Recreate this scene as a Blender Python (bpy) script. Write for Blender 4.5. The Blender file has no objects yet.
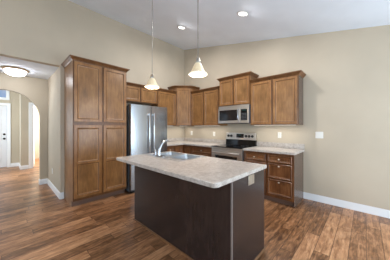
import bpy, bmesh, math, random
from mathutils import Vector, Matrix
random.seed(4)
S = bpy.context.scene
COL = S.collection
PI = math.pi

# ------------------------------------------------------------------ camera, world, lights, exposure
cam_d = bpy.data.cameras.new('camera'); cam = bpy.data.objects.new('camera', cam_d); COL.objects.link(cam)
cam_d.sensor_width = 36.0; cam_d.lens = 36.0*180.67/390.0; cam_d.shift_y = -2.3/390.0
cam_d.clip_start = 0.05
CAM = Vector((3.8456, 4.0914, 1.3188)); YAW = 0.7573
cam.location = CAM
cam.rotation_euler = (PI/2, 0, math.atan2(-math.sin(YAW), -math.cos(YAW)) - PI/2)
S.camera = cam

S.view_settings.view_transform = 'Standard'; S.view_settings.look = 'None'
S.view_settings.gamma = 1.0; S.view_settings.use_curve_mapping = False
S.view_settings.exposure = 0.08
S.cycles.max_bounces = 16; S.cycles.diffuse_bounces = 9

W = bpy.data.worlds.new('sky'); S.world = W; W.use_nodes = True
wn = W.node_tree.nodes; wl = W.node_tree.links
bg = wn['Background']; bg.inputs['Strength'].default_value = 0.75
wtc = wn.new('ShaderNodeTexCoord'); wno = wn.new('ShaderNodeTexNoise'); wno.inputs['Scale'].default_value = 5.0; wno.inputs['Detail'].default_value = 5
wrp = wn.new('ShaderNodeValToRGB'); wrp.color_ramp.elements[0].position = .45; wrp.color_ramp.elements[0].color = (.09, .30, .72, 1)
wrp.color_ramp.elements[1].position = .68; wrp.color_ramp.elements[1].color = (.9, .93, .96, 1)
wl.new(wtc.outputs['Generated'], wno.inputs['Vector']); wl.new(wno.outputs['Fac'], wrp.inputs['Fac']); wl.new(wrp.outputs['Color'], bg.inputs['Color'])

def lin(c):
    return tuple(((v/255)/12.92 if v/255 <= .04045 else ((v/255+.055)/1.055)**2.4) for v in c)
def area(name, loc, direction, sx, sy, power, col):
    d = bpy.data.lights.new(name, 'AREA'); d.shape = 'RECTANGLE'; d.size = sx; d.size_y = sy
    d.energy = power; d.color = col
    o = bpy.data.objects.new(name, d); COL.objects.link(o); o.location = loc
    o.rotation_euler = Vector(direction).to_track_quat('-Z', 'Y').to_euler()
    return o
DAY = (0.73, 0.88, 1.0)
DAYW = (0.82, 0.93, 1.0)
# daylight standing in the window openings of the great room
area('daylight_patio', (1.35, 6.16, 1.05), (0, -1, .55), 1.8, 2.0, 104, DAY)
area('daylight_eave', (4.75, 6.16, 1.25), (0, -1, .6), 2.4, 1.5, 84, DAY)
area('daylight_gable', (8.56, 3.2, 1.5), (-1, 0, .75), 3.6, 1.8, 72, DAYW)
area('clerestory_fill', (8.56, 2.0, 2.7), (-1, -.1, .1), 2.7, .5, 36, DAYW)  # added fill for ceiling and upper walls, through an invented high window
area('foyer_fill', (5.26, -3.1, 1.6), (-1, 0, 0), 1.6, 1.7, 80, DAYW)  # added to light the foyer from an unseen side
area('daylight_side_room', (1.84, -5.0, 1.5), (1, 0, 0), 1.4, 1.4, 140, (1.0, 0.97, 0.9))

# ------------------------------------------------------------------ materials
def mat(name, rgb, rough=.5, metal=0., spec=.5, coat=0., emis=None, estr=0.):
    m = bpy.data.materials.new(name); m.use_nodes = True
    b = m.node_tree.nodes['Principled BSDF']
    b.inputs['Base Color'].default_value = (*lin(rgb), 1); b.inputs['Roughness'].default_value = rough
    b.inputs['Metallic'].default_value = metal; b.inputs['Specular IOR Level'].default_value = spec
    b.inputs['Coat Weight'].default_value = coat; b.inputs['Coat Roughness'].default_value = .2
    if emis:
        b.inputs['Emission Color'].default_value = (*lin(emis), 1); b.inputs['Emission Strength'].default_value = estr
    return m
class NT:
    def __init__(s, m): s.n = m.node_tree.nodes; s.l = m.node_tree.links; s.b = s.n['Principled BSDF']
    def new(s, t, **k):
        n = s.n.new(t)
        for a, v in k.items(): setattr(n, a, v)
        return n
    def math(s, op, a, b=None):
        n = s.new('ShaderNodeMath', operation=op)
        for i, v in enumerate((a, b)):
            if v is None: continue
            if isinstance(v, (int, float)): n.inputs[i].default_value = v
            else: s.l.new(v, n.inputs[i])
        return n.outputs[0]
    def ramp(s, fac, stops):
        r = s.new('ShaderNodeValToRGB'); e = r.color_ramp.elements
        while len(e) < len(stops): e.new(.5)
        for i, (p, c) in enumerate(stops): e[i].position = p; e[i].color = (*lin(c), 1)
        s.l.new(fac, r.inputs['Fac']); return r.outputs['Color']
    def coords(s, scale=(1, 1, 1), rnd=True):
        tc = s.new('ShaderNodeTexCoord'); mp = s.new('ShaderNodeMapping'); mp.inputs['Scale'].default_value = scale
        s.l.new(tc.outputs['Object'], mp.inputs['Vector'])
        if rnd:
            oi = s.new('ShaderNodeObjectInfo'); m = s.math('MULTIPLY', oi.outputs['Random'], 37.0)
            cb = s.new('ShaderNodeCombineXYZ')
            for k in range(3): s.l.new(m, cb.inputs[k])
            s.l.new(cb.outputs[0], mp.inputs['Location'])
        return mp.outputs['Vector']
    def noise(s, vec, scale, detail=3., rough=.5, dist=0.):
        n = s.new('ShaderNodeTexNoise'); n.inputs['Scale'].default_value = scale; n.inputs['Detail'].default_value = detail
        n.inputs['Roughness'].default_value = rough; n.inputs['Distortion'].default_value = dist
        s.l.new(vec, n.inputs['Vector']); return n.outputs['Fac']
    def bump(s, h, strength=.1, dist=.01):
        n = s.new('ShaderNodeBump'); n.inputs['Strength'].default_value = strength; n.inputs['Distance'].default_value = dist
        s.l.new(h, n.inputs['Height']); s.l.new(n.outputs[0], s.b.inputs['Normal'])
def color(t, c): t.l.new(c, t.b.inputs['Base Color'])

def wood(name, dark, mid, light, rough=.33, scale=(9, 9, 1.2)):
    m = mat(name, mid, rough); t = NT(m)
    v = t.coords(scale); f1 = t.noise(v, 4.0, 6, .6, .6)
    v2 = t.coords((3, 3, 2)); f2 = t.noise(v2, 2.2, 3, .5)
    f = t.math('ADD', t.math('MULTIPLY', f1, .5), t.math('MULTIPLY', f2, .5))
    color(t, t.ramp(f, [(.3, dark), (.5, mid), (.7, light)])); t.bump(f1, .04, .002)
    return m
M = {}
M['cab'] = wood('cabinet_wood', (110, 74, 41), (141, 98, 57), (166, 122, 76), .32)
M['glaze'] = wood('cabinet_frame_wood', (84, 53, 28), (110, 72, 40), (134, 92, 55), .36)
M['glaze_line'] = mat('dark_glaze_in_grooves', (62, 38, 22), .45)
M['bead'] = wood('door_bead_highlight', (130, 90, 54), (160, 116, 74), (182, 138, 94), .3)  # lighter than the door wood: highlight on the bevel put into the colour
M['panel'] = wood('door_panel_veneer', (107, 74, 41), (138, 98, 58), (164, 121, 76), .3)
M['base_bead'] = wood('base_bead_highlight', (100, 64, 38), (134, 90, 56), (160, 112, 74), .3)  # same painted bevel highlight for the base fronts
M['endp'] = wood('laminated_end_panel', (84, 66, 56), (94, 75, 64), (104, 84, 72), .26)
M['base'] = wood('shaded_base_wood', (78, 47, 27), (112, 71, 42), (140, 95, 60), .3)  # cabinet wood darkened, with the dimmer light low down put into its colour
M['corner'] = mat('island_corner_highlight', (122, 112, 107), .3)  # pale grey holding the highlight of the island edge
M['bronze'] = mat('antique_bronze', (176, 152, 124), .5, .3)
M['handle'] = mat('polished_steel_handle', (222, 223, 225), .22, 1.)
M['strip'] = mat('added_strip_glow', (250, 248, 240), .4, emis=(255, 246, 230), estr=.35)  # glow of an added strip, no such fixture known
M['toe'] = mat('toe_kick_dark', (120, 98, 86), .4)
M['espresso'] = wood('espresso_panel', (36, 28, 26), (46, 36, 34), (58, 46, 43), .27)
M['cab_inside'] = mat('carcass_interior', (70, 45, 28), .6)  # dark brown inside of the island carcass

def plaster(name, rgb, rough=.75):
    m = mat(name, rgb, rough, spec=.3); t = NT(m)
    v = t.coords((1, 1, 1), False); f = t.noise(v, 1.2, 3)
    a = tuple(c*.975 for c in rgb); b = tuple(min(255, c*1.02) for c in rgb)
    color(t, t.ramp(f, [(.35, a), (.65, b)])); t.bump(t.noise(v, 90, 2), .06, .003)
    return m
M['wall'] = plaster('wall_paint', (188, 175, 155))
M['wall2'] = plaster('hall_wall_paint', (186, 174, 154))
M['ceil'] = plaster('ceiling_paint', (231, 239, 249), .85)
M['white'] = mat('white_trim_paint', (232, 233, 234), .35)
M['plate'] = mat('white_plate_plastic', (226, 224, 217), .4)
M['slot'] = mat('outlet_slot_dark', (60, 58, 55), .5)
M['black'] = mat('black_plastic', (22, 22, 23), .35)
M['glassblack'] = mat('black_ceramic_glass', (12, 12, 14), .08)
M['oven_glass'] = mat('oven_window_glass', (28, 27, 27), .1)
M['display'] = mat('display_green', (20, 40, 40), .2, emis=(70, 160, 150), estr=.04)
M['chrome'] = mat('chrome', (176, 178, 182), .16, 1.)
M['nickel'] = mat('brushed_nickel', (196, 188, 176), .3, 1.)
M['knobm'] = mat('pale_nickel_knob', (190, 178, 160), .35, .8)
M['grey'] = mat('appliance_grey', (88, 90, 93), .5)
M['pan'] = mat('sink_steel', (205, 208, 212), .32, 1.)
M['rod'] = mat('pendant_nickel_rod', (150, 146, 140), .35, .9)
M['door_dark'] = mat('oil_bronze_lock', (40, 34, 30), .35, .7)
def steel(name, rgb=(178, 181, 184), rough=.27, axis=2):
    m = mat(name, rgb, rough, 1.); t = NT(m)
    sc = [60, 60, 60]; sc[axis] = .8
    f = t.noise(t.coords(tuple(sc)), 3, 2)
    color(t, t.ramp(f, [(.3, tuple(c*.93 for c in rgb)), (.7, tuple(min(255, c*1.04) for c in rgb))]))
    t.bump(f, .03, .001)
    return m
M['steel'] = steel('brushed_steel'); M['steelh'] = steel('brushed_steel_horizontal', (212, 208, 202), .36, axis=0)
def granite():
    m = mat('speckled_laminate', (196, 184, 172), .3); t = NT(m)
    v = t.coords((1, 1, 1), False)
    a = t.noise(v, 28, 5, .65, .4); b = t.noise(v, 150, 2, .6); c = t.noise(v, 6, 2)
    f = t.math('ADD', t.math('ADD', t.math('MULTIPLY', a, .45), t.math('MULTIPLY', b, .45)), t.math('MULTIPLY', c, .10))
    color(t, t.ramp(f, [(.36, (132, 122, 114)), (.46, (174, 164, 155)), (.55, (194, 186, 178)), (.66, (212, 209, 204))]))
    return m
M['granite'] = granite()
def floor_mat():
    m = mat('laminate_planks', (120, 80, 56), .32); t = NT(m)
    tc = t.new('ShaderNodeTexCoord'); sp = t.new('ShaderNodeSeparateXYZ'); t.l.new(tc.outputs['Object'], sp.inputs[0])
    x, y = sp.outputs[0], sp.outputs[1]
    yr = t.math('DIVIDE', y, .1365); row = t.math('FLOOR', yr)
    wn1 = t.new('ShaderNodeTexWhiteNoise', noise_dimensions='1D'); t.l.new(row, wn1.inputs['W'])
    xr = t.math('ADD', t.math('DIVIDE', x, 1.22), t.math('MULTIPLY', wn1.outputs['Value'], 7.0)); colm = t.math('FLOOR', xr)
    cb = t.new('ShaderNodeCombineXYZ'); t.l.new(colm, cb.inputs[0]); t.l.new(row, cb.inputs[1])
    wn2 = t.new('ShaderNodeTexWhiteNoise', noise_dimensions='3D'); t.l.new(cb.outputs[0], wn2.inputs['Vector'])
    r = wn2.outputs['Value']
    c2 = t.new('ShaderNodeCombineXYZ')
    t.l.new(t.math('ADD', t.math('MULTIPLY', x, 1.6), t.math('MULTIPLY', r, 60.)), c2.inputs[0])
    t.l.new(t.math('MULTIPLY', y, 13.), c2.inputs[1]); t.l.new(t.math('MULTIPLY', r, 31.), c2.inputs[2])
    g = t.noise(c2.outputs[0], 2.2, 6, .62, 1.1)
    c3 = t.new('ShaderNodeCombineXYZ')
    t.l.new(t.math('ADD', x, t.math('MULTIPLY', r, 23.)), c3.inputs[0]); t.l.new(t.math('MULTIPLY', y, 2.2), c3.inputs[1]); t.l.new(r, c3.inputs[2])
    g2 = t.noise(c3.outputs[0], 7, 4, .6, .8)
    c4 = t.new('ShaderNodeCombineXYZ')
    t.l.new(t.math('ADD', t.math('MULTIPLY', x, 5.), t.math('MULTIPLY', r, 11.)), c4.inputs[0]); t.l.new(t.math('MULTIPLY', y, 45.), c4.inputs[1]); t.l.new(r, c4.inputs[2])
    g3 = t.noise(c4.outputs[0], 2.0, 4, .6, .5)
    f = t.math('ADD', t.math('ADD', t.math('MULTIPLY', g, .44), t.math('MULTIPLY', g2, .26)), t.math('ADD', t.math('MULTIPLY', r, .14), t.math('MULTIPLY', g3, .16)))
    base = t.ramp(f, [(.36, (80, 50, 30)), (.45, (127, 87, 56)), (.53, (166, 118, 81)), (.64, (204, 154, 112))])
    fy = t.math('FRACT', yr); fx = t.math('FRACT', xr)
    e = t.math('MAXIMUM', t.math('GREATER_THAN', t.math('ABSOLUTE', t.math('SUBTRACT', fy, .5)), .478),
               t.math('GREATER_THAN', t.math('ABSOLUTE', t.math('SUBTRACT', fx, .5)), .4975))
    mx = t.new('ShaderNodeMix', data_type='RGBA'); t.l.new(t.math('MULTIPLY', e, .72), mx.inputs['Factor'])
    t.l.new(base, mx.inputs['A']); mx.inputs['B'].default_value = (*lin((58, 36, 25)), 1)
    color(t, mx.outputs['Result'])
    t.l.new(t.math('ADD', .27, t.math('MULTIPLY', g, .16)), t.b.inputs['Roughness'])
    t.bump(g, .05, .002)
    return m
M['floor'] = floor_mat()
M['shade'] = mat('lit_alabaster_glass', (216, 198, 164), .35, emis=(255, 224, 180), estr=.2)
M['shade_rim'] = mat('lit_alabaster_rim', (250, 240, 225), .3, emis=(255, 240, 215), estr=.4)
M['dome'] = mat('lit_frosted_dome', (250, 245, 235), .3, emis=(246, 248, 255), estr=24)
M['lens'] = mat('lit_downlight_lens', (255, 255, 250), .3, emis=(255, 250, 240), estr=3.0)
M['door'] = mat('front_door_paint', (222, 222, 224), .4)
M['pane'] = mat('window_glass', (255, 255, 255), .02)
_t = NT(M['pane']); _t.b.inputs['Transmission Weight'].default_value = 1.0; _t.b.inputs['IOR'].default_value = 1.02

# ------------------------------------------------------------------ mesh helpers
class MB:
    def __init__(s): s.bm = bmesh.new()
    def _merge(s, b):
        me = bpy.data.meshes.new('t'); b.to_mesh(me); b.free(); s.bm.from_mesh(me); bpy.data.meshes.remove(me)
    def box(s, x0, x1, y0, y1, z0, z1, bev=0., seg=2):
        b = bmesh.new(); bmesh.ops.create_cube(b, size=1)
        for v in b.verts:
            v.co = Vector(((x0+x1)/2+v.co.x*(x1-x0), (y0+y1)/2+v.co.y*(y1-y0), (z0+z1)/2+v.co.z*(z1-z0)))
        if bev: bmesh.ops.bevel(b, geom=b.edges[:], offset=bev, segments=seg, affect='EDGES', profile=.6)
        s._merge(b); return s
    def prism(s, pts, ext, bev=0.):
        b = bmesh.new(); vs = [b.verts.new(p) for p in pts]; f = b.faces.new(vs)
        r = bmesh.ops.extrude_face_region(b, geom=[f])
        for v in [g for g in r['geom'] if isinstance(g, bmesh.types.BMVert)]: v.co += Vector(ext)
        bmesh.ops.recalc_face_normals(b, faces=b.faces[:])
        if bev: bmesh.ops.bevel(b, geom=b.edges[:], offset=bev, segments=2, affect='EDGES', profile=.6)
        s._merge(b); return s
    def rings(s, loops, cap0=True, cap1=True, closed=True, dark={}, capi=0):
        b = bmesh.new(); L = [[b.verts.new(p) for p in lp] for lp in loops]; n = len(L[0])
        for i in range(len(L)-1):
            for k in range(n if closed else n-1):
                b.faces.new((L[i][k], L[i][(k+1) % n], L[i+1][(k+1) % n], L[i+1][k])).material_index = dark.get(i, 0)
        if cap0: b.faces.new(L[0][::-1])
        if cap1: b.faces.new(L[-1]).material_index = capi
        bmesh.ops.recalc_face_normals(b, faces=b.faces[:]); b.normal_update(); s._merge(b); return s
    def lathe(s, prof, c=(0, 0, 0), n=32, M4=None, cap=True):
        loops = []
        for r, z in prof:
            lp = []
            for k in range(n):
                p = Vector((r*math.cos(2*PI*k/n), r*math.sin(2*PI*k/n), z))
                if M4: p = M4 @ p
                lp.append(p+Vector(c))
            loops.append(lp)
        return s.rings(loops, cap, cap)
    def tube(s, pts, rad, n=12):
        pts = [Vector(p) for p in pts]; loops = []
        rads = rad if isinstance(rad, (list, tuple)) else [rad]*len(pts)
        up = None
        for i, p in enumerate(pts):
            d = (pts[min(i+1, len(pts)-1)]-pts[max(i-1, 0)]).normalized()
            if up is None:
                up = Vector((0, 0, 1)) if abs(d.z) < .9 else Vector((1, 0, 0))
            a = d.cross(up).normalized(); up = a.cross(d).normalized()
            loops.append([p+rads[i]*(a*math.cos(2*PI*k/n)+up*math.sin(2*PI*k/n)) for k in range(n)])
        return s.rings(loops)
    def sweep(s, prof, path):
        # prof: (outward, z) closed polygon; path: 2D points, outward = to the right of travel
        P = [Vector(p) for p in path]; offs = []
        for i in range(len(P)):
            ns = []
            if i > 0: d = (P[i]-P[i-1]).normalized(); ns.append(Vector((d.y, -d.x)))
            if i < len(P)-1: d = (P[i+1]-P[i]).normalized(); ns.append(Vector((d.y, -d.x)))
            m = sum(ns, Vector((0, 0))).normalized(); offs.append(m/max(.2, m.dot(ns[0])))
        loops = [[Vector((P[i].x+offs[i].x*o, P[i].y+offs[i].y*o, z)) for o, z in prof] for i in range(len(P))]
        return s.rings(loops)
    def panel(s, x0, x1, y, z0, z1, fr=(.055, .055, .055, .055), th=.019, edge=True, flat=False, glaze=True):
        # framed recessed panel, its back on y, its front at y+th; fr = left, right, bottom, top frame widths
        def R(l, d):
            a, b, c, e = l
            return [(x0+a, y+d, z0+c), (x1-b, y+d, z0+c), (x1-b, y+d, z1-e), (x0+a, y+d, z1-e)]
        def u(k): return (fr[0]+k, fr[1]+k, fr[2]+k, fr[3]+k)
        e = .004 if edge else 0.0006
        lp = [R((0,)*4, 0), R((0,)*4, th-e), R((e,)*4, th)]
        if not flat:
            lp += [R(u(-.004), th), R(u(0), th-.004), R(u(.007), th-.007), R(u(.018), th-.011)]
        return s.rings([[Vector(p) for p in l] for l in lp], dark={0: 1, 4: 1, 5: 2} if edge else {4: 1, 5: 2}, capi=0 if flat else 3)
    def build(s, name, m, parent=None, smooth=None):
        me = bpy.data.meshes.new(name); bmesh.ops.recalc_face_normals(s.bm, faces=s.bm.faces[:])
        s.bm.to_mesh(me); s.bm.free()
        me.materials.append(m if not isinstance(m, str) else M[m])
        if any(p.material_index for p in me.polygons):
            for k in (('glaze_line', 'bead', 'panel') if m == 'cab' else ('glaze_line', 'base_bead', 'base') if m in ('base', 'glaze') else (m, m, m)): me.materials.append(M[k])
        o = bpy.data.objects.new(name, me); COL.objects.link(o)
        if parent: o.parent = parent
        if smooth is not None:
            me.polygons.foreach_set('use_smooth', [True]*len(me.polygons)); me.set_sharp_from_angle(angle=math.radians(smooth))
        return o
def tag(o, label, cat, group=None):
    o['label'] = label; o['category'] = cat
    if group: o['group'] = group
    return o
def thing(name, label, cat, loc=(0, 0, 0), rz=0., group=None):
    o = bpy.data.objects.new(name, None); COL.objects.link(o); o.location = loc; o.rotation_euler = (0, 0, rz)
    o.empty_display_size = .1
    return tag(o, label, cat, group)
def struct(o): o['kind'] = 'structure'; return o

# ------------------------------------------------------------------ the setting
TOPZ, SL = 3.73, .211            # ceiling height over the left wall, fall per metre towards the eave
U1, V1 = 8.5, 6.1
def cz(v): return TOPZ - SL*v
struct(MB().box(-.14, 8.7, -6.2, 6.3, -.1, 0).build('floor', 'floor'))
struct(MB().prism([(-.12, -.16, cz(-.16)), (-.12, 6.25, cz(6.25)), (-.12, 6.25, cz(6.25)+.12), (-.12, -.16, cz(-.16)+.12)], (8.8, 0, 0)).build('ceiling', 'ceil'))
HW, HH, HD = 3.13, 2.46, -1.39    # hall: its side wall, its ceiling, the arch wall
b = MB(); b.box(-.12, HW, -.12, 0, 0, TOPZ+.02); b.box(HW, 5.2, -.12, 0, HH, TOPZ+.02); b.box(5.2, U1+.12, -.12, 0, 0, TOPZ+.02)
struct(b.build('wall_left', 'wall'))
struct(MB().prism([(-.12, 0, 0), (-.12, V1, 0), (-.12, V1, cz(V1)+.02), (-.12, 0, cz(0)+.02)], (.12, 0, 0)).build('wall_right', 'wall'))
def holed(axis, c0, c1, a0, a1, z1, holes):
    b = MB(); cuts = sorted(holes)
    def bx(p, q, za, zb):
        if q-p < 1e-4 or zb-za < 1e-4: return
        if axis == 'y': b.box(p, q, c0, c1, za, zb)
        else: b.box(c0, c1, p, q, za, zb)
    cur = a0
    for h0, h1, hz0, hz1 in cuts:
        bx(cur, h0, 0, z1); bx(h0, h1, 0, hz0); bx(h0, h1, hz1, z1); cur = h1
    bx(cur, a1, 0, z1)
    return b
struct(holed('y', V1, V1+.12, -.12, U1+.12, cz(V1)+.03, [(.4, 2.3, 0, 2.08), (3.5, 6.0, .5, 2.05)]).build('wall_eave', 'wall'))
struct(holed('x', U1, U1+.12, 0, V1, 2.40, [(1.3, 5.1, .55, 2.38)]).build('wall_gable', 'wall'))
b = MB(); b.prism([(U1, 0, 2.4), (U1, .6, 2.4), (U1, .6, cz(.6)+.02), (U1, 0, cz(0)+.02)], (.12, 0, 0)); b.prism([(U1, 3.4, 2.4), (U1, V1, 2.4), (U1, V1, cz(V1)+.02), (U1, 3.4, cz(3.4)+.02)], (.12, 0, 0))
b.prism([(U1, .6, 2.98), (U1, 3.4, 2.98), (U1, 3.4, cz(3.4)+.02), (U1, .6, cz(.6)+.02)], (.12, 0, 0)); b.box(U1, U1+.12, .6, 3.4, 2.4, 2.43)
struct(b.build('wall_gable_upper', 'wall'))  # gap left for the added clerestory opening
# hall behind the left wall
struct(MB().box(HW-.12, HW, HD, -.12, 0, HH).build('wall_hall', 'wall2'))
struct(MB().box(HW, 5.2, HD-.12, -.12, HH, HH+.1).build('ceiling_hall', 'ceil'))
AC, AR, AZ = 3.84, .57, 1.55
pts = [(HW-.12, HD, 0), (AC-AR, HD, 0)]
for k in range(0, 41):
    a = PI - PI*k/40; pts.append((AC+AR*math.cos(a), HD, AZ+AR*math.sin(a)))
pts += [(AC+AR, HD, 0), (5.2, HD, 0), (5.2, HD, 3.3), (HW-.12, HD, 3.3)]
struct(MB().prism(pts, (0, -.12, 0)).build('wall_arch', 'wall2'))
b = holed('x', 5.2, 5.32, -4.72, -.12, 3.3, [(-3.9, -2.3, .75, 2.45)])  # side opening added for the foyer fill
struct(b.build('wall_hall_far', 'wall2'))
# foyer
b = MB(); b.box(3.48, 3.775, -4.72, -4.6, 0, 3.3); b.box(4.69, 5.2, -4.72, -4.6, 0, 3.3)
b.box(3.775, 4.69, -4.72, -4.6, 2.05, 2.30); b.box(3.775, 4.69, -4.72, -4.6, 2.78, 3.3)
struct(b.build('wall_foyer', 'wall2'))
struct(MB().box(3.36, 3.48, -4.72, -3.8, 0, 3.3).build('wall_foyer_jog', 'wall2'))
struct(holed('y', -3.92, -3.8, 2.2, 3.36, 3.3, [(2.40, 3.21, 0, 2.05)]).build('wall_side_room', 'wall2'))
struct(MB().box(2.08, 2.2, -3.92, HD-.12, 0, 3.3).build('wall_foyer_right', 'wall2'))
b = MB(); b.box(2.2, HW-.12, HD-.12, HD, 0, 3.3)
struct(b.build('wall_foyer_near', 'wall2'))
struct(MB().box(2.08, 5.32, -4.72, HD-.12, 3.3, 3.4).build('ceiling_foyer', 'ceil'))
b = holed('x', 1.68, 1.8, -6.1, -3.92, 2.6, [(-5.7, -4.3, .8, 2.2)]); b.box(1.68, 3.48, -6.2, -6.1, 0, 2.6); b.box(3.36, 3.48, -6.1, -4.72, 0, 2.6)
b.box(1.68, 2.08, -3.92, -3.8, 0, 2.6)
struct(b.build('wall_room_beyond', 'wall2'))
struct(MB().box(1.68, 3.48, -6.2, -3.92, 2.6, 2.7).build('ceiling_room_beyond', 'ceil'))

BP = [(0, 0), (.014, 0), (.014, .085), (.011, .105), (.005, .118), (0, .12)]
def base(name, path): return struct(MB().sweep(BP, path).build(name, 'white'))
base('baseboard_right', [(0.0005, V1-.01), (0.0005, 3.2405)])
base('baseboard_hall', [(HW+.0005, -.002), (HW+.0005, HD+.0005), (AC-AR-.0005, HD+.0005), (AC-AR-.0005, HD-.12)][::-1])
base('baseboard_corner', [(HW, .0005), (3.078, .0005)])
base('baseboard_hall_far', [(5.1995, HD+.001), (5.1995, -.12)])
base('baseboard_foyer', [(3.69, -4.5995), (3.4805, -4.5995), (3.4805, -3.7995), (3.30, -3.7995)])
base('baseboard_foyer_left', [(5.19, -4.5995), (4.78, -4.5995)])

# interior casing of the doorway to the bright side room
b = MB(); w = .085
b.box(3.21, 3.21+w, -3.80, -3.782, 0, 2.05+w, .003); b.box(2.40-w, 2.40, -3.80, -3.782, 0, 2.05+w, .003); b.box(2.40, 3.21, -3.80, -3.782, 2.05, 2.05+w, .003)
b.box(3.195, 3.2098, -3.925, -3.785, 0, 2.05); b.box(2.4002, 2.415, -3.925, -3.785, 0, 2.05); b.box(2.415, 3.195, -3.925, -3.785, 2.035, 2.0498)
struct(b.build('trim_1', 'white'))
# open white door leaf of that room
d = thing('interior_door', 'white interior door swung open inside the bright doorway beyond the arch', 'door', (3.185, -3.93, 0), math.radians(-97))
MB().box(0, .76, -.018, .018, .012, 2.02, .002).build('door_leaf', 'white', d)
b = MB()
for z0, z1 in ((.15, .75), (.9, 1.9)):
    for x0 in (.1, .42): b.panel(x0, x0+.25, .018, z0, z1, (.02,)*4, .008)
b.build('raised_panel', 'white', d)
k = MB().lathe([(.012, 0), (.012, .03), (.028, .04), (.03, .055), (.018, .068)], M4=Matrix.Rotation(-PI/2, 4, 'X'), c=(.69, .018, .98)).build('knob', 'nickel', d, 40)

# front door with transom over it
b = MB(); w = .085
b.box(3.775-w, 3.775, -4.60, -4.58, 0, 2.05+w, .003); b.box(4.69, 4.69+w, -4.60, -4.58, 0, 2.05+w, .003); b.box(3.775, 4.69, -4.60, -4.58, 2.05, 2.05+w, .003)
struct(b.build('trim_2', 'white'))
fd = struct(bpy.data.objects.new('door_1', None)); COL.objects.link(fd); fd.location = (3.775, -4.66, 0)
fd['label'] = 'white panelled front door with dark lock seen through the arch'; fd['category'] = 'door'
b = MB(); W0, W1 = .004, .911
b.box(W0, W1, -.022, .022, .01, 2.045, .002); b.build('door_slab', 'door', fd)
for x0 in (.13, .50):
    for z0, z1 in ((.2, .78), (.92, 1.58), (1.68, 1.92)):
        MB().panel(x0, x0+.29, .0222, z0, z1, (.035,)*4, .01).build('door_panel', 'door', fd)
RX = Matrix.Rotation(-PI/2, 4, 'X')
MB().lathe([(.03, 0), (.03, .006), (.014, .012), (.014, .035), (.03, .045), (.032, .06), (.02, .072)], M4=RX, c=(.062, .022, .955), n=20).build('knob', 'door_dark', fd, 40)
MB().lathe([(.032, 0), (.032, .012), (.018, .02)], M4=RX, c=(.062, .022, 1.10), n=20).build('deadbolt', 'door_dark', fd, 40)
wd = struct(bpy.data.objects.new('window_1', None)); COL.objects.link(wd); wd.location = (3.775, -4.6, 2.30)
wd['label'] = 'white framed transom window showing blue sky above the front door'; wd['category'] = 'window'
b = MB()
b.box(-.06, .975, 0, .018, -.06, .02, .003); b.box(-.06, .975, 0, .018, .46, .54, .003); b.box(-.06, .02, 0, .018, .02, .46, .003); b.box(.895, .975, 0, .018, .02, .46, .003)
b.box(.001, .914, -.11, 0, .001, .02); b.box(.001, .914, -.11, 0, .46, .479); b.box(.001, .02, -.11, 0, .02, .46); b.box(.895, .914, -.11, 0, .02, .46)
b.build('window_frame', 'white', wd)
MB().box(.02, .895, -.07, -.064, .02, .46).build('pane', 'pane', wd)

# window frames of the great room (behind the photographer)
def win_frame(name, axis, c, a0, a1, z0, z1, mull):
    b = MB(); t = .05
    def bx(p, q, za, zb):
        if axis == 'y': b.box(p, q, c, c+.05, za, zb, .004)
        else: b.box(c, c+.05, p, q, za, zb, .004)
    bx(a0, a0+t, z0, z1); bx(a1-t, a1, z0, z1); bx(a0+t, a1-t, z0, z0+t); bx(a0+t, a1-t, z1-t, z1)
    for m in mull: bx(m-t/2, m+t/2, z0+t, z1-t)
    struct(b.build(name, 'white'))
win_frame('window_2', 'y', V1, .4, 2.3, 0, 2.08, [1.35])
win_frame('window_3', 'y', V1, 3.5, 6.0, .5, 2.05, [4.33, 5.17])
win_frame('window_4', 'x', U1, 1.3, 5.1, .55, 2.38, [2.57, 3.83])
win_frame('added_window_5', 'x', U1, .6, 3.4, 2.43, 2.98, [1.53, 2.47])  # frame of the added clerestory opening

# ------------------------------------------------------------------ cabinets
CP = [(0, -.014), (.006, -.014), (.010, -.004), (.014, .004), (.026, .014), (.040, .030), (.046, .036), (.050, .038), (.050, .050), (0, .050)]
def crown(par, path, z):
    b = MB(); b.sweep([(o, z+h) for o, h in CP], path); b.build('crown_molding', 'glaze', par, 35)
def knob(par, x, y, z):
    MB().lathe([(.007, 0), (.006, .010), (.013, .016), (.015, .022), (.010, .028), (.003, .030)], M4=RX, c=(x, y, z), n=16).build('knob', 'knobm', par, 40)
FR = .046
def strip(par, x0, x1, y, z, power):  # added strip and lamp, brighten the wall behind the worktops
    MB().box(x0, x1, y-.012, y+.012, z-.009, z-.0005, .002).build('added_strip', 'strip', par)
    d = bpy.data.lights.new('under_cabinet_fill', 'AREA'); d.shape = 'RECTANGLE'; d.size = x1-x0; d.size_y = .02; d.energy = power; d.color = (1, .97, .9)
    o = bpy.data.objects.new('under_cabinet_fill', d); COL.objects.link(o); o.parent = par; o.location = ((x0+x1)/2, y, z-.012)
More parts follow.
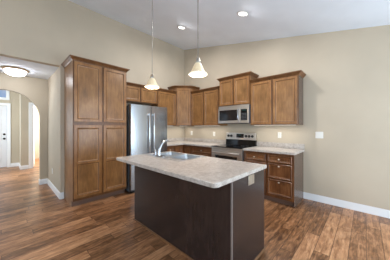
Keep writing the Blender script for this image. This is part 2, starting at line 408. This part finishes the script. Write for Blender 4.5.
def upper(name, label, loc, rz, w, d, z0, z1, doors, left=True, right=True, group=None, filler=0.):
    t = thing(name, label, 'cabinet', loc, rz, group)
    MB().box(0, w, .002, d-.001, z0, z1, .0015).build('carcass', 'cab', t)
    b = MB(); st = .038
    b.box(0, st, d, d+.002, z0, z1); b.box(w-st, w, d, d+.002, z0, z1); b.box(st, w-st, d, d+.002, z0, z0+.04); b.box(st, w-st, d, d+.002, z1-.04, z1)
    if len(doors) > 1: b.box(w/2-.04, w/2+.04, d, d+.002, z0+.04, z1-.04)
    b.build('face_frame', 'glaze', t)
    for x0, x1 in doors:
        MB().panel(x0, x1, d+.003, z0+.012, z1-.022, (FR,)*4).build('door', 'cab', t)
    p = []
    if left: p += [(0, .002)]
    p += [(0, d+.002), (w, d+.002)]
    if right: p += [(w, .002)]
    crown(t, p[::-1], z1)
    if z0 < 1.4: strip(t, .06, w-.06, .255, z0, 2.3*w)
    return t
R90 = -PI/2
LEFT = lambda u: (u, 0, 0)
RIGHT = lambda v: (0, v, 0)
def two(w, m=.014, gap=.03): return [(m, w/2-gap/2), (w/2+gap/2, w-m)]

# pantry
PW, PD, PH = .914, .60, 2.44
t = thing('pantry_cabinet', 'tall brown wood pantry cabinet with four framed doors left of the fridge', 'cabinet', (2.156, 0, 0))
b = MB(); b.box(0, PW, .002, PD-.08, 0, .1); b.box(0, PW, .002, PD, .1, PH, .0015)
b.build('carcass', 'cab', t)
b = MB(); st = .04
b.box(0, st, PD, PD+.002, .1, PH); b.box(PW-st, PW, PD, PD+.002, .1, PH); b.box(PW/2-.04, PW/2+.04, PD, PD+.002, .1, PH)
for z in (.1, 1.365, PH-.04): b.box(st, PW-st, PD, PD+.0018, z, z+.05)
b.build('face_frame', 'glaze', t)
b = MB(); b.box(0, PW, PD-.08, PD-.074, 0, .099); b.build('toe_kick', 'toe', t)
for x0, x1 in two(PW):
    MB().panel(x0, x1, PD+.003, 1.418, PH-.022, (FR+.004,)*4).build('door', 'cab', t)
    b = MB(); b.panel(x0, x1, PD+.003, .145, .722, (FR+.004, FR+.004, FR+.004, .02), edge=False)
    b.panel(x0, x1, PD+.003, .722, 1.362, (FR+.004, FR+.004, .02, FR+.004), edge=False)
    b.build('door', 'cab', t)
crown(t, [(PW, .002), (PW, PD+.002), (0, PD+.002), (0, .002)], PH)

# upper cabinets, left wall
upper('fridge_cabinet', 'short two-door brown cabinet directly above the steel fridge', LEFT(1.212), 0, .942, .305, 1.90, 2.258, two(.942), False, False)
upper('wall_cabinet', 'single-door brown wall cabinet between the fridge cabinet and the corner cabinet', LEFT(.612), 0, .597, .305, 1.372, 2.258, [(.014, .583)], False, False)
# diagonal corner
t = thing('corner_wall_cabinet', 'raised diagonal brown wall cabinet in the kitchen corner', 'cabinet', (0, 0, 0))
z0, z1 = 1.372, 2.415
MB().prism([(.002, .002, z0), (.609, .002, z0), (.609, .305, z0), (.305, .609, z0), (.002, .609, z0)], (0, 0, z1-z0)).build('carcass', 'cab', t)
def diag(mb):   # local x along the diagonal, y outward
    Mx = Matrix.Translation((.305, .609, 0)) @ Matrix.Rotation(-PI/4, 4, 'Z')
    mb.bm.transform(Mx); return mb
dl = math.hypot(.304, .304)
b = MB(); b.box(0, .045, 0, .003, z0, z1); b.box(dl-.045, dl, 0, .003, z0, z1); b.box(.045, dl-.045, 0, .003, z0, z0+.04); b.box(.045, dl-.045, 0, .003, z1-.04, z1)
diag(b).build('face_frame', 'glaze', t)
b = MB(); b.panel(.028, dl-.028, .004, z0+.012, z1-.022, (FR,)*4); diag(b).build('door', 'cab', t)
crown(t, [(.610, .002), (.610, .306), (.306, .610), (.002, .610)], z1)
strip(t, .12, .40, .24, z0, 1.1)
# upper cabinets, right wall
upper('wall_cabinet', 'two-door brown wall cabinet between the corner cabinet and the microwave', RIGHT(1.578), R90, .966, .305, 1.372, 2.258, [(.06, .5), (.53, .952)], False, False)
upper('microwave_cabinet', 'raised short two-door brown cabinet above the microwave', RIGHT(2.342), R90, .762, .345, 1.812, 2.42, two(.762), True, True)
c = upper('wall_cabinet', 'two-door brown wall cabinet at the right end, beside the microwave', RIGHT(3.24), R90, .896, .305, 1.372, 2.258, two(.896), True, False)

MB().box(-.003, 0, .002, .306, 1.372, 2.24, .001).build('side_panel', 'endp', c)

# base cabinets
BD, BH = .59, .875
def base_cab(name, label, loc, rz, w, fronts, group=None, notch_right=True):
    t = thing(name, label, 'cabinet', loc, rz, group)
    b = MB(); b.box(0, w, .002, BD-.075, 0, .1); b.box(0, w, .002, BD, .1, BH, .001); b.build('carcass', 'base', t)
    b = MB(); st = .035
    b.box(0, st, BD, BD+.004, .1, BH); b.box(w-st, w, BD, BD+.004, .1, BH); b.box(st, w-st, BD, BD+.004, .1, .14); b.box(st, w-st, BD, BD+.004, BH-.035, BH)
    b.build('face_frame', 'base', t)
    MB().box(0, w, BD-.075, BD-.068, 0, .099).build('toe_kick', 'toe', t)
    for kind, x0, x1, a, c in fronts:
        if kind == 'drawer':
            o = MB().panel(x0, x1, BD+.005, a, c, (.02,)*4, .019).build('drawer', 'base', t)
            knob(o, (x0+x1)/2, BD+.022, c-.035 if c-a > .13 else (a+c)/2)
        else:
            o = MB().panel(x0, x1, BD+.005, a, c, (FR,)*4, .019).build('door', 'base', t)
            knob(o, x1-.03, BD+.024, c-.04)
    return t
DR = (.705, .838)
c = base_cab('base_cabinet', 'brown three-drawer base cabinet at the right end of the worktop', RIGHT(3.24), R90, .445,
         [('drawer', .03, .425, .712, .835), ('drawer', .03, .425, .437, .690), ('drawer', .03, .425, .15, .415)])
MB().box(-.004, 0, .002, BD+.003, 0, BH, .001).build('side_panel', 'endp', c)
base_cab('base_cabinet', 'brown base cabinet with one drawer over a door, right beside the range', RIGHT(2.794), R90, .445,
         [('drawer', .02, .425, .712, .835), ('door', .02, .425, .14, .690)])
base_cab('base_cabinet', 'brown base cabinet with a wide drawer, left beside the range', RIGHT(1.578), R90, .660,
         [('drawer', .02, .64, .712, .835), ('door', .02, .325, .14, .690), ('door', .335, .64, .14, .690)])
base_cab('base_cabinet', 'narrow brown base cabinet next to the fridge side', LEFT(.918), 0, .280,
         [('drawer', .015, .265, .712, .835), ('door', .015, .265, .14, .690)])
t = thing('corner_base_cabinet', 'L-shaped brown corner base cabinet with folding doors', 'cabinet', (0, 0, 0))
def Lp(d, z, e=.916): return [(.002, .002, z), (e, .002, z), (e, d, z), (d, d, z), (d, e, z), (.002, e, z)]
b = MB(); b.prism(Lp(BD-.075, 0), (0, 0, .1)); b.prism(Lp(BD, .1), (0, 0, BH-.1)); b.build('carcass', 'base', t)
b = MB(); b.panel(.62, .895, BD+.002, .14, .838, (FR,)*4); b.build('door', 'base', t)
b = MB(); b.panel(-.895, -.62, BD+.002, .14, .838, (FR,)*4); b.bm.transform(Matrix.Rotation(-PI/2, 4, 'Z')); b.build('door', 'base', t)

# ------------------------------------------------------------------ worktops
def slab(outline, hole, z0, z1, bev=.006):
    b = bmesh.new()
    def loop(p):
        vs = [b.verts.new((x, y, z0)) for x, y in p]
        return [b.edges.new((vs[i], vs[(i+1) % len(vs)])) for i in range(len(vs))]
    e = loop(outline) + (loop(hole) if hole else [])
    bmesh.ops.triangle_fill(b, use_beauty=True, use_dissolve=False, edges=e)
    r = bmesh.ops.extrude_face_region(b, geom=b.faces[:])
    for v in [g for g in r['geom'] if isinstance(g, bmesh.types.BMVert)]: v.co.z = z1
    bmesh.ops.recalc_face_normals(b, faces=b.faces[:])
    ed = [x for x in b.edges if len(x.link_faces) == 2 and abs(x.link_faces[0].normal.dot(x.link_faces[1].normal)) < .3
          and abs(x.verts[0].co.z-x.verts[1].co.z) < 1e-5]
    bmesh.ops.bevel(b, geom=ed, offset=bev, segments=2, affect='EDGES', profile=.6)
    m = MB(); m._merge(b); return m
CT0, CT1 = .876, .914
t = thing('worktop', 'L-shaped speckled stone-look worktop from the fridge round the corner to the range', 'worktop', (0, 0, 0))
slab([(.002, .002), (1.196, .002), (1.196, .645), (.645, .645), (.645, 1.579), (.002, 1.579)], None, CT0, CT1).build('worktop_slab', 'granite', t)
b = MB(); b.box(.0225, 1.196, .002, .022, CT1, CT1+.1, .003); b.box(.002, .022, .002, 1.579, CT1, CT1+.1, .003); b.build('backsplash', 'granite', t)
t = thing('worktop', 'short straight speckled worktop right of the range with a low backsplash', 'worktop', (0, 0, 0))
slab([(.002, 2.346), (.645, 2.346), (.645, 3.262), (.002, 3.262)], None, CT0, CT1).build('worktop_slab', 'granite', t)
b = MB(); b.box(.002, .022, 2.346, 3.262, CT1, CT1+.1, .003); b.build('backsplash', 'granite', t)

# ------------------------------------------------------------------ island
IX0, IX1, IY0, IY1 = 1.905, 2.557, 1.677, 3.290
t = thing('kitchen_island', 'dark espresso kitchen island standing alone on the plank floor', 'island', (0, 0, 0))
MB().box(IX1-.018, IX1, IY0, IY1-.0005, 0, CT0-.001, .002).build('back_panel', 'espresso', t)
MB().box(IX0, IX1-.019, IY1-.018, IY1, 0, CT0-.001, .002).build('end_panel', 'espresso', t)
MB().box(IX0, IX1-.019, IY0, IY0+.018, 0, CT0-.001, .002).build('end_panel', 'espresso', t)
MB().box(IX0+.02, IX1-.019, IY0+.019, IY1-.019, .1, .118).build('cabinet_floor', 'cab_inside', t)
MB().box(IX0, IX0+.019, IY0+.019, IY1-.019, .1, CT0-.001).build('face_frame', 'glaze', t)
MB().box(IX0+.07, IX0+.08, IY0+.019, IY1-.019, 0, .1).build('toe_kick', 'toe', t)
wds = [IY0+.03+k*.39 for k in range(4)]
for y0 in wds:
    b = MB(); b.panel(0, .375, 0, .14, .69, (FR,)*4); b.bm.transform(Matrix.Translation((IX0, y0, 0)) @ Matrix.Rotation(PI/2, 4, 'Z'))
    o = b.build('door', 'glaze', t)
    b = MB(); b.panel(0, .375, 0, .712, .835, (.02,)*4); b.bm.transform(Matrix.Translation((IX0, y0, 0)) @ Matrix.Rotation(PI/2, 4, 'Z'))
    o = b.build('drawer', 'glaze', t)
SP = [(0, 0), (.013, 0), (.012, .007), (.008, .012), (0, .016)]
MB().box(IX1-.012, IX1+.003, IY1-.010, IY1+.003, .018, CT0-.001, .003, 3).build('corner_highlight', 'corner', t)  # thin pale strip painting the highlight along the panel edge
MB().sweep(SP, [(IX0, IY1), (IX1, IY1), (IX1, IY0), (IX0, IY0)][::-1]).build('shoe_molding', 'glaze', t, 60)
ot = MB().box(2.155, 2.275, IY1+.0002, IY1+.006, .775, .868, .002).build('outlet_plate', 'nickel', t)
for x in (2.185, 2.245): MB().box(x-.018, x+.018, IY1+.006, IY1+.008, .79, .853, .001).build('outlet_socket', 'knobm', ot)
def rounded(x0, x1, y0, y1, r):
    p = []; n = 8
    for cx, cy, a0, rr in ((x1-r[0], y0+r[0], -90, r[0]), (x1-r[1], y1-r[1], 0, r[1]), (x0+r[2], y1-r[2], 90, r[2]), (x0+r[3], y0+r[3], 180, r[3])):
        for k in range(n+1):
            a = math.radians(a0+90*k/n); p.append((cx+rr*math.cos(a), cy+rr*math.sin(a)))
    return p
SX0, SX1, SY0, SY1 = 1.915, 2.405, 1.715, 2.47     # sink outline
m = slab(rounded(1.867, 2.800, 1.614, 3.305, (.03, .045, .01, .01)), [(SX0+.02, SY0+.02), (SX1-.02, SY0+.02), (SX1-.02, SY1-.02), (SX0+.02, SY1-.02)], CT0, CT1, .007)
tag(m.build('worktop', 'granite'), 'large beige speckled worktop with rounded corners on the dark island', 'worktop')

# sink
t = thing('kitchen_sink', 'double-bowl stainless steel sink set into the island worktop', 'sink', (0, 0, CT1))
B1 = (SX0+.035, SX1-.085, SY0+.03, (SY0+SY1)/2-.018); B2 = (SX0+.035, SX1-.085, (SY0+SY1)/2+.018, SY1-.03)
def deck():
    b = MB(); h = .0055; lo = .0005
    xs = [SX0, B1[0], B1[1], SX1]
    b.box(xs[0], xs[1], SY0, SY1, lo, h, .002); b.box(xs[2], xs[3], SY0, SY1, lo, h, .002)
    b.box(xs[1], xs[2], SY0, B1[2], lo, h, .002); b.box(xs[1], xs[2], B1[3], B2[2], lo, h, .002); b.box(xs[1], xs[2], B2[3], SY1, lo, h, .002)
    return b
deck().build('sink_deck', 'pan', t)
for x0, x1, y0, y1 in (B1, B2):
    lp = []
    for ins, z, r in ((-.006, .004, .03), (0, 0, .035), (.006, -.12, .045), (.02, -.165, .06), (.06, -.178, .06)):
        lp.append([Vector((x, y, z)) for x, y in rounded(x0+ins, x1-ins, y0+ins, y1-ins, (r,)*4)])
    b = MB(); b.rings(lp, False, True); o = b.build('basin', 'pan', t, 40)
    MB().lathe([(.042, -.1775), (.04, -.174), (.03, -.175)], c=((x0+x1)/2, (y0+y1)/2, 0), n=20).build('drain', 'grey', o)
# faucet
fx, fy = 2.352, 1.99
t = thing('kitchen_faucet', 'chrome arched kitchen faucet behind the island sink', 'faucet', (fx, fy, CT1+.0055))
b = MB(); lp = rounded(-.028, .028, -.14, .12, (.027,)*4)
b.rings([[Vector((x, y, 0)) for x, y in lp], [Vector((x, y, .008)) for x, y in lp], [Vector((x*.85, y*.96, .013)) for x, y in lp]]); b.build('base_plate', 'chrome', t, 40)
MB().lathe([(.026, .012), (.024, .03), (.021, .07), (.019, .085)], n=20).build('body', 'chrome', t, 40)
pts = []; rr = []
for k in range(15):
    a = k/14; ang = a*math.radians(125)
    pts.append((-.060*(1-math.cos(ang))-.045*a, 0.015*a, .08+.115*math.sin(ang*.82)+.02*a)); rr.append(.022-.007*a)
MB().tube(pts, rr, 14).build('spout', 'chrome', t, 50)
h = MB(); h.lathe([(.02, .012), (.018, .05), (.015, .075), (.006, .082)], c=(0, -.085, 0), n=18); h.tube([(0, -.085, .075), (.008, -.09, .10), (.018, -.095, .13)], [.009, .007, .006], 10)
h.build('handle', 'chrome', t, 50)


# ------------------------------------------------------------------ appliances
# french-door fridge on the left wall
t = thing('refrigerator', 'stainless steel french-door refrigerator between the pantry and the corner run', 'refrigerator', (1.215, 0, 0))
FW = .905; FH = 1.785
MB().box(.004, FW-.004, .03, .635, .03, FH-.012, .004).build('body', 'grey', t)
FZ = .70
def doorc(x0, x1, z0, z1):
    b = MB(); n = 10; pr = []
    for k in range(n+1):
        x = x0+(x1-x0)*k/n; g = (x-FW/2)/(FW/2); pr.append((x, .735-.022*g*g))
    pts = [(x0, .645)] + [(x0, pr[0][1]-.012)] + [(pr[0][0]+.004, pr[0][1])] + pr[1:-1] + [(pr[-1][0]-.004, pr[-1][1])] + [(x1, pr[-1][1]-.012), (x1, .645)]
    b.rings([[Vector((x, y, z0)) for x, y in pts], [Vector((x, y, z1)) for x, y in pts]]); return b
doorc(0, FW/2-.003, FZ+.004, FH).build('door', 'steel', t, 30)
doorc(FW/2+.003, FW, FZ+.004, FH).build('door', 'steel', t, 30)
fz = doorc(0, FW, .07, FZ-.004).build('freezer_drawer', 'steel', t, 30)
MB().box(.02, FW-.02, .5, .66, .005, .065).build('base_grille', 'black', t)
for x in (.395, .51):
    b = MB(); b.box(x-.014, x+.014, .768, .788, .78, 1.63, .006)
    for z in (.81, 1.60): b.box(x-.011, x+.011, .732, .77, z-.018, z+.018, .003)
    b.build('handle', 'handle', t, 40)
b = MB(); b.box(.09, FW-.09, .768, .788, .60, .628, .006)
for x in (.13, FW-.13): b.box(x-.018, x+.018, .712, .77, .603, .625, .003)
b.build('handle', 'steelh', fz, 40)
b = MB(); b.box(.01, .1, .56, .70, FH-.012, FH+.01, .003); b.build('hinge_cover', 'grey', t)
b = MB(); b.box(FW-.1, FW-.01, .56, .70, FH-.012, FH+.01, .003); b.build('hinge_cover', 'grey', t)

# range on the right wall (local x runs towards the corner, y outward)
t = thing('range', 'stainless electric range with black glass top and backguard', 'range', RIGHT(2.342), R90)
RW = .758
MB().box(.002, RW, .004, .60, .02, .90, .003).build('body', 'grey', t)
MB().box(0, RW+.002, .02, .665, .9005, .918, .004).build('cooktop', 'glassblack', t)
for x, y, r in ((.19, .20, .085), (.19, .47, .105), (.57, .20, .105), (.57, .47, .085)):
    b = MB(); b.lathe([(r, .9182), (r, .9188), (r-.004, .9188), (r-.004, .9182)], c=(x, y, 0), n=40, cap=False); b.build('burner_ring', 'grey', t)
b = MB(); b.prism([(0, .006, .918), (0, .085, .918), (0, .07, 1.04), (0, .006, 1.04)], (RW+.002, 0, 0)); bgd = b.build('backguard_base', 'glassblack', t)
b = MB(); b.prism([(0, .006, 1.041), (0, .076, 1.041), (0, .058, 1.2), (0, .006, 1.2)], (RW+.002, 0, 0), .004); bgd = b.build('backguard', 'steelh', t)
MT = Matrix.Rotation(-PI/2+.11, 4, 'X')
MB().box(.285, .475, .061, .071, 1.075, 1.175, .002).build('control_display', 'glassblack', bgd)
MB().box(.345, .415, .0705, .072, 1.13, 1.16).build('clock_readout', 'display', bgd)
for i in range(4):
    for j in range(2):
        x = (.295, .32, .425, .45)[i]; MB().box(x, x+.014, .0705, .0722, 1.085+j*.03, 1.099+j*.03).build('touch_button', 'grey', bgd)
for x in (.075, .15, .225, .61, .69):
    MB().lathe([(.030, 0), (.029, .012), (.021, .015), (.019, .034), (.015, .036)], M4=MT, c=(x, .066, 1.125), n=20).build('knob', 'black', bgd, 40)
MB().box(.004, RW-.002, .601, .655, .845, .899, .003).build('control_strip', 'steelh', t)
od = MB().box(.004, RW-.002, .601, .66, .235, .842, .005).build('oven_door', 'steelh', t)
MB().box(.11, RW-.11, .6602, .664, .36, .73, .003).build('oven_window', 'oven_glass', od)
b = MB(); b.tube([(.06, .705, .79), (RW-.06, .705, .79)], .013, 14)
for x in (.09, RW-.09): b.box(x-.012, x+.012, .66, .70, .78, .80, .002)
b.build('oven_handle', 'steelh', od, 40)
MB().box(.004, RW-.002, .601, .655, .06, .228, .004).build('storage_drawer', 'steelh', t)

# microwave
t = thing('microwave', 'stainless over-the-range microwave hung under the raised cabinet', 'microwave', RIGHT(2.342), R90)
z0, z1 = 1.415, 1.806; MD = .37
MB().box(.001, RW+.002, .004, MD, z0, z1, .003).build('body', 'grey', t)
MB().box(.001, RW+.002, MD+.001, MD+.012, z1-.052, z1, .003).build('vent_strip', 'steelh', t)
dr = MB().box(.205, RW+.002, MD+.001, MD+.03, z0+.004, z1-.055, .004).build('door', 'steelh', t)
MB().box(.262, RW-.032, MD+.0302, MD+.033, z0+.062, z1-.095, .002).build('door_window', 'oven_glass', dr)
b = MB(); pts = [(.228, MD+.03, z0+.04), (.228, MD+.058, z0+.07), (.228, MD+.066, (z0+z1)/2-.03), (.228, MD+.058, z1-.12), (.228, MD+.03, z1-.09)]
b.tube(pts, [.010, .012, .012, .012, .010], 12); b.build('handle', 'chrome', dr, 50)
cp = MB().box(.001, .203, MD+.001, MD+.028, z0+.004, z1-.055, .004).build('control_panel', 'steelh', t)
MB().box(.03, .175, MD+.0282, MD+.030, z0+.06, z1-.095, .002).build('keypad', 'glassblack', cp)
for i in range(3):
    for j in range(5): MB().box(.045+i*.042, .045+i*.042+.028, MD+.030, MD+.0306, z0+.075+j*.03, z0+.075+j*.03+.016).build('touch_button', 'grey', cp)
MB().box(.05, .155, MD+.030, MD+.0308, z1-.13, z1-.108).build('clock_readout', 'display', cp)
MB().box(.03, RW-.03, .06, MD-.03, z0-.006, z0-.0003, .002).build('underside_vent', 'black', t)

# ------------------------------------------------------------------ lamps
def pendant(u, v, label):
    zc = cz(v)
    t = thing('pendant_lamp', label, 'pendant lamp', (u, v, 1.915), 0, 'pendants over the island')
    prof = [(.100, .0), (.104, .003), (.101, .016), (.084, .034), (.071, .056), (.060, .082), (.049, .106), (.037, .126), (.026, .138)]
    ins = [(r-.004, z+.001) for r, z in prof[::-1]]
    MB().lathe(prof[2:]+ins[:-2], n=36, cap=False).build('lamp_shade', 'shade', t, 60)
    MB().lathe([(.1005, .0), (.105, .003), (.1055, .014), (.102, .0165), (.096, .015), (.097, .002), (.1005, .0)], n=36, cap=False).build('shade_rim', 'shade_rim', t, 60)
    MB().lathe([(.030, .134), (.031, .150), (.024, .158), (.022, .184), (.013, .194), (.006, .20)], n=24).build('socket_cap', 'nickel', t, 40)
    H = zc-1.915
    MB().lathe([(.0045, .195), (.0045, H-.03)], n=10).build('stem', 'rod', t, 40)
    MB().lathe([(.02, H-.05), (.06, H-.035), (.065, H-.012), (.065, H-.004)], n=28).build('canopy', 'rod', t, 40)
    MB().lathe([(.004, .025), (.02, .034), (.026, .052), (.02, .075), (.011, .095), (.011, .13)], n=16).build('bulb', 'shade_rim', t, 60)
    d = bpy.data.lights.new('pendant_light', 'POINT'); d.energy = 6.5; d.color = (1, .78, .54); d.shadow_soft_size = .012
    o = bpy.data.objects.new('pendant_light', d); COL.objects.link(o); o.parent = t; o.location = (0, 0, .010)
pendant(2.335, 1.79, 'hanging bell-glass pendant lamp in front of the fridge, the farther of two')
pendant(2.335, 2.71, 'hanging bell-glass pendant lamp above the island middle, the larger-looking of two')
TILT = math.atan(SL)
def downlight(u, v, label, power=25):
    t = thing('recessed_light', label, 'ceiling light', (u, v, cz(v)), 0, 'recessed ceiling lights')
    Mx = Matrix.Rotation(-TILT, 4, 'X')
    MB().lathe([(.062, -.002), (.066, -.010), (.090, -.006), (.094, -.0005), (.062, -.0005)], M4=Mx, n=32, cap=False).build('trim_ring', 'white', t, 40)
    MB().lathe([(.062, -.0045), (.062, -.001)], M4=Mx, n=32).build('lens', 'lens', t)
    d = bpy.data.lights.new('downlight', 'AREA'); d.shape = 'DISK'; d.size = .12; d.energy = power; d.color = (.98, .98, 1)
    o = bpy.data.objects.new('downlight', d); COL.objects.link(o); o.parent = t; o.location = (0, -.003, -.014)
downlight(1.22, 1.21, 'round recessed ceiling light nearer the wall corner, the smaller-looking one')
downlight(1.183, 2.636, 'round recessed ceiling light to the right, above the range side')
t = thing('flush_ceiling_light', 'round frosted dome light with bronze rim on the hallway ceiling', 'ceiling light', (3.69, -.86, HH))
MB().lathe([(.19, -.0005), (.198, -.010), (.19, -.024), (.165, -.036), (.150, -.040), (.150, -.0005)], n=40, cap=False).build('rim', 'bronze', t, 40)
MB().lathe([(.158, -.036), (.156, -.055), (.138, -.09), (.10, -.118), (.05, -.131), (.012, -.134)], n=40).build('dome', 'dome', t, 60)
MB().lathe([(.013, -.133), (.013, -.142), (.006, -.150)], n=14).build('finial', 'nickel', t, 40)

# ------------------------------------------------------------------ wall plates
def plate(name, label, cat, loc, rz, gangs=1, kind='outlet', group=None):
    t = thing(name, label, cat, loc, rz, group); w = .07+.046*(gangs-1)
    MB().box(-w/2, w/2, .0005, .006, -.058, .058, .002).build('cover_plate', 'plate', t)
    for g in range(gangs):
        x = (g-(gangs-1)/2)*.046
        if kind == 'switch': MB().box(x-.005, x+.005, .006, .016, -.012, .012, .002).build('toggle', 'plate', t)
        else:
            for z in (-.022, .022):
                o = MB().box(x-.016, x+.016, .0061, .0075, z-.014, z+.014, .0006).build('receptacle', 'plate', t)
                for dx in (-.007, .007): MB().box(x+dx-.0012, x+dx+.0012, .0076, .0079, z-.006, z+.006).build('slot', 'slot', o)
G = 'white wall plates above the worktops'
plate('wall_outlet', 'white outlet plate above the worktop near the corner', 'outlet', (0, .32, 1.16), R90, group=G)
plate('wall_outlet', 'white outlet plate just left of the range', 'outlet', (0, 1.16, 1.152), R90, group=G)
plate('wall_outlet', 'white outlet plate above the short worktop right of the range', 'outlet', (0, 2.82, 1.17), R90, group=G)
plate('light_switch', 'white double light switch on the bare wall right of the cabinets', 'light switch', (0, 3.492, 1.188), R90, 2, 'switch')
plate('wall_outlet', 'white outlet plate low on the hallway side wall above the baseboard', 'outlet', (HW, -.786, .39), R90)
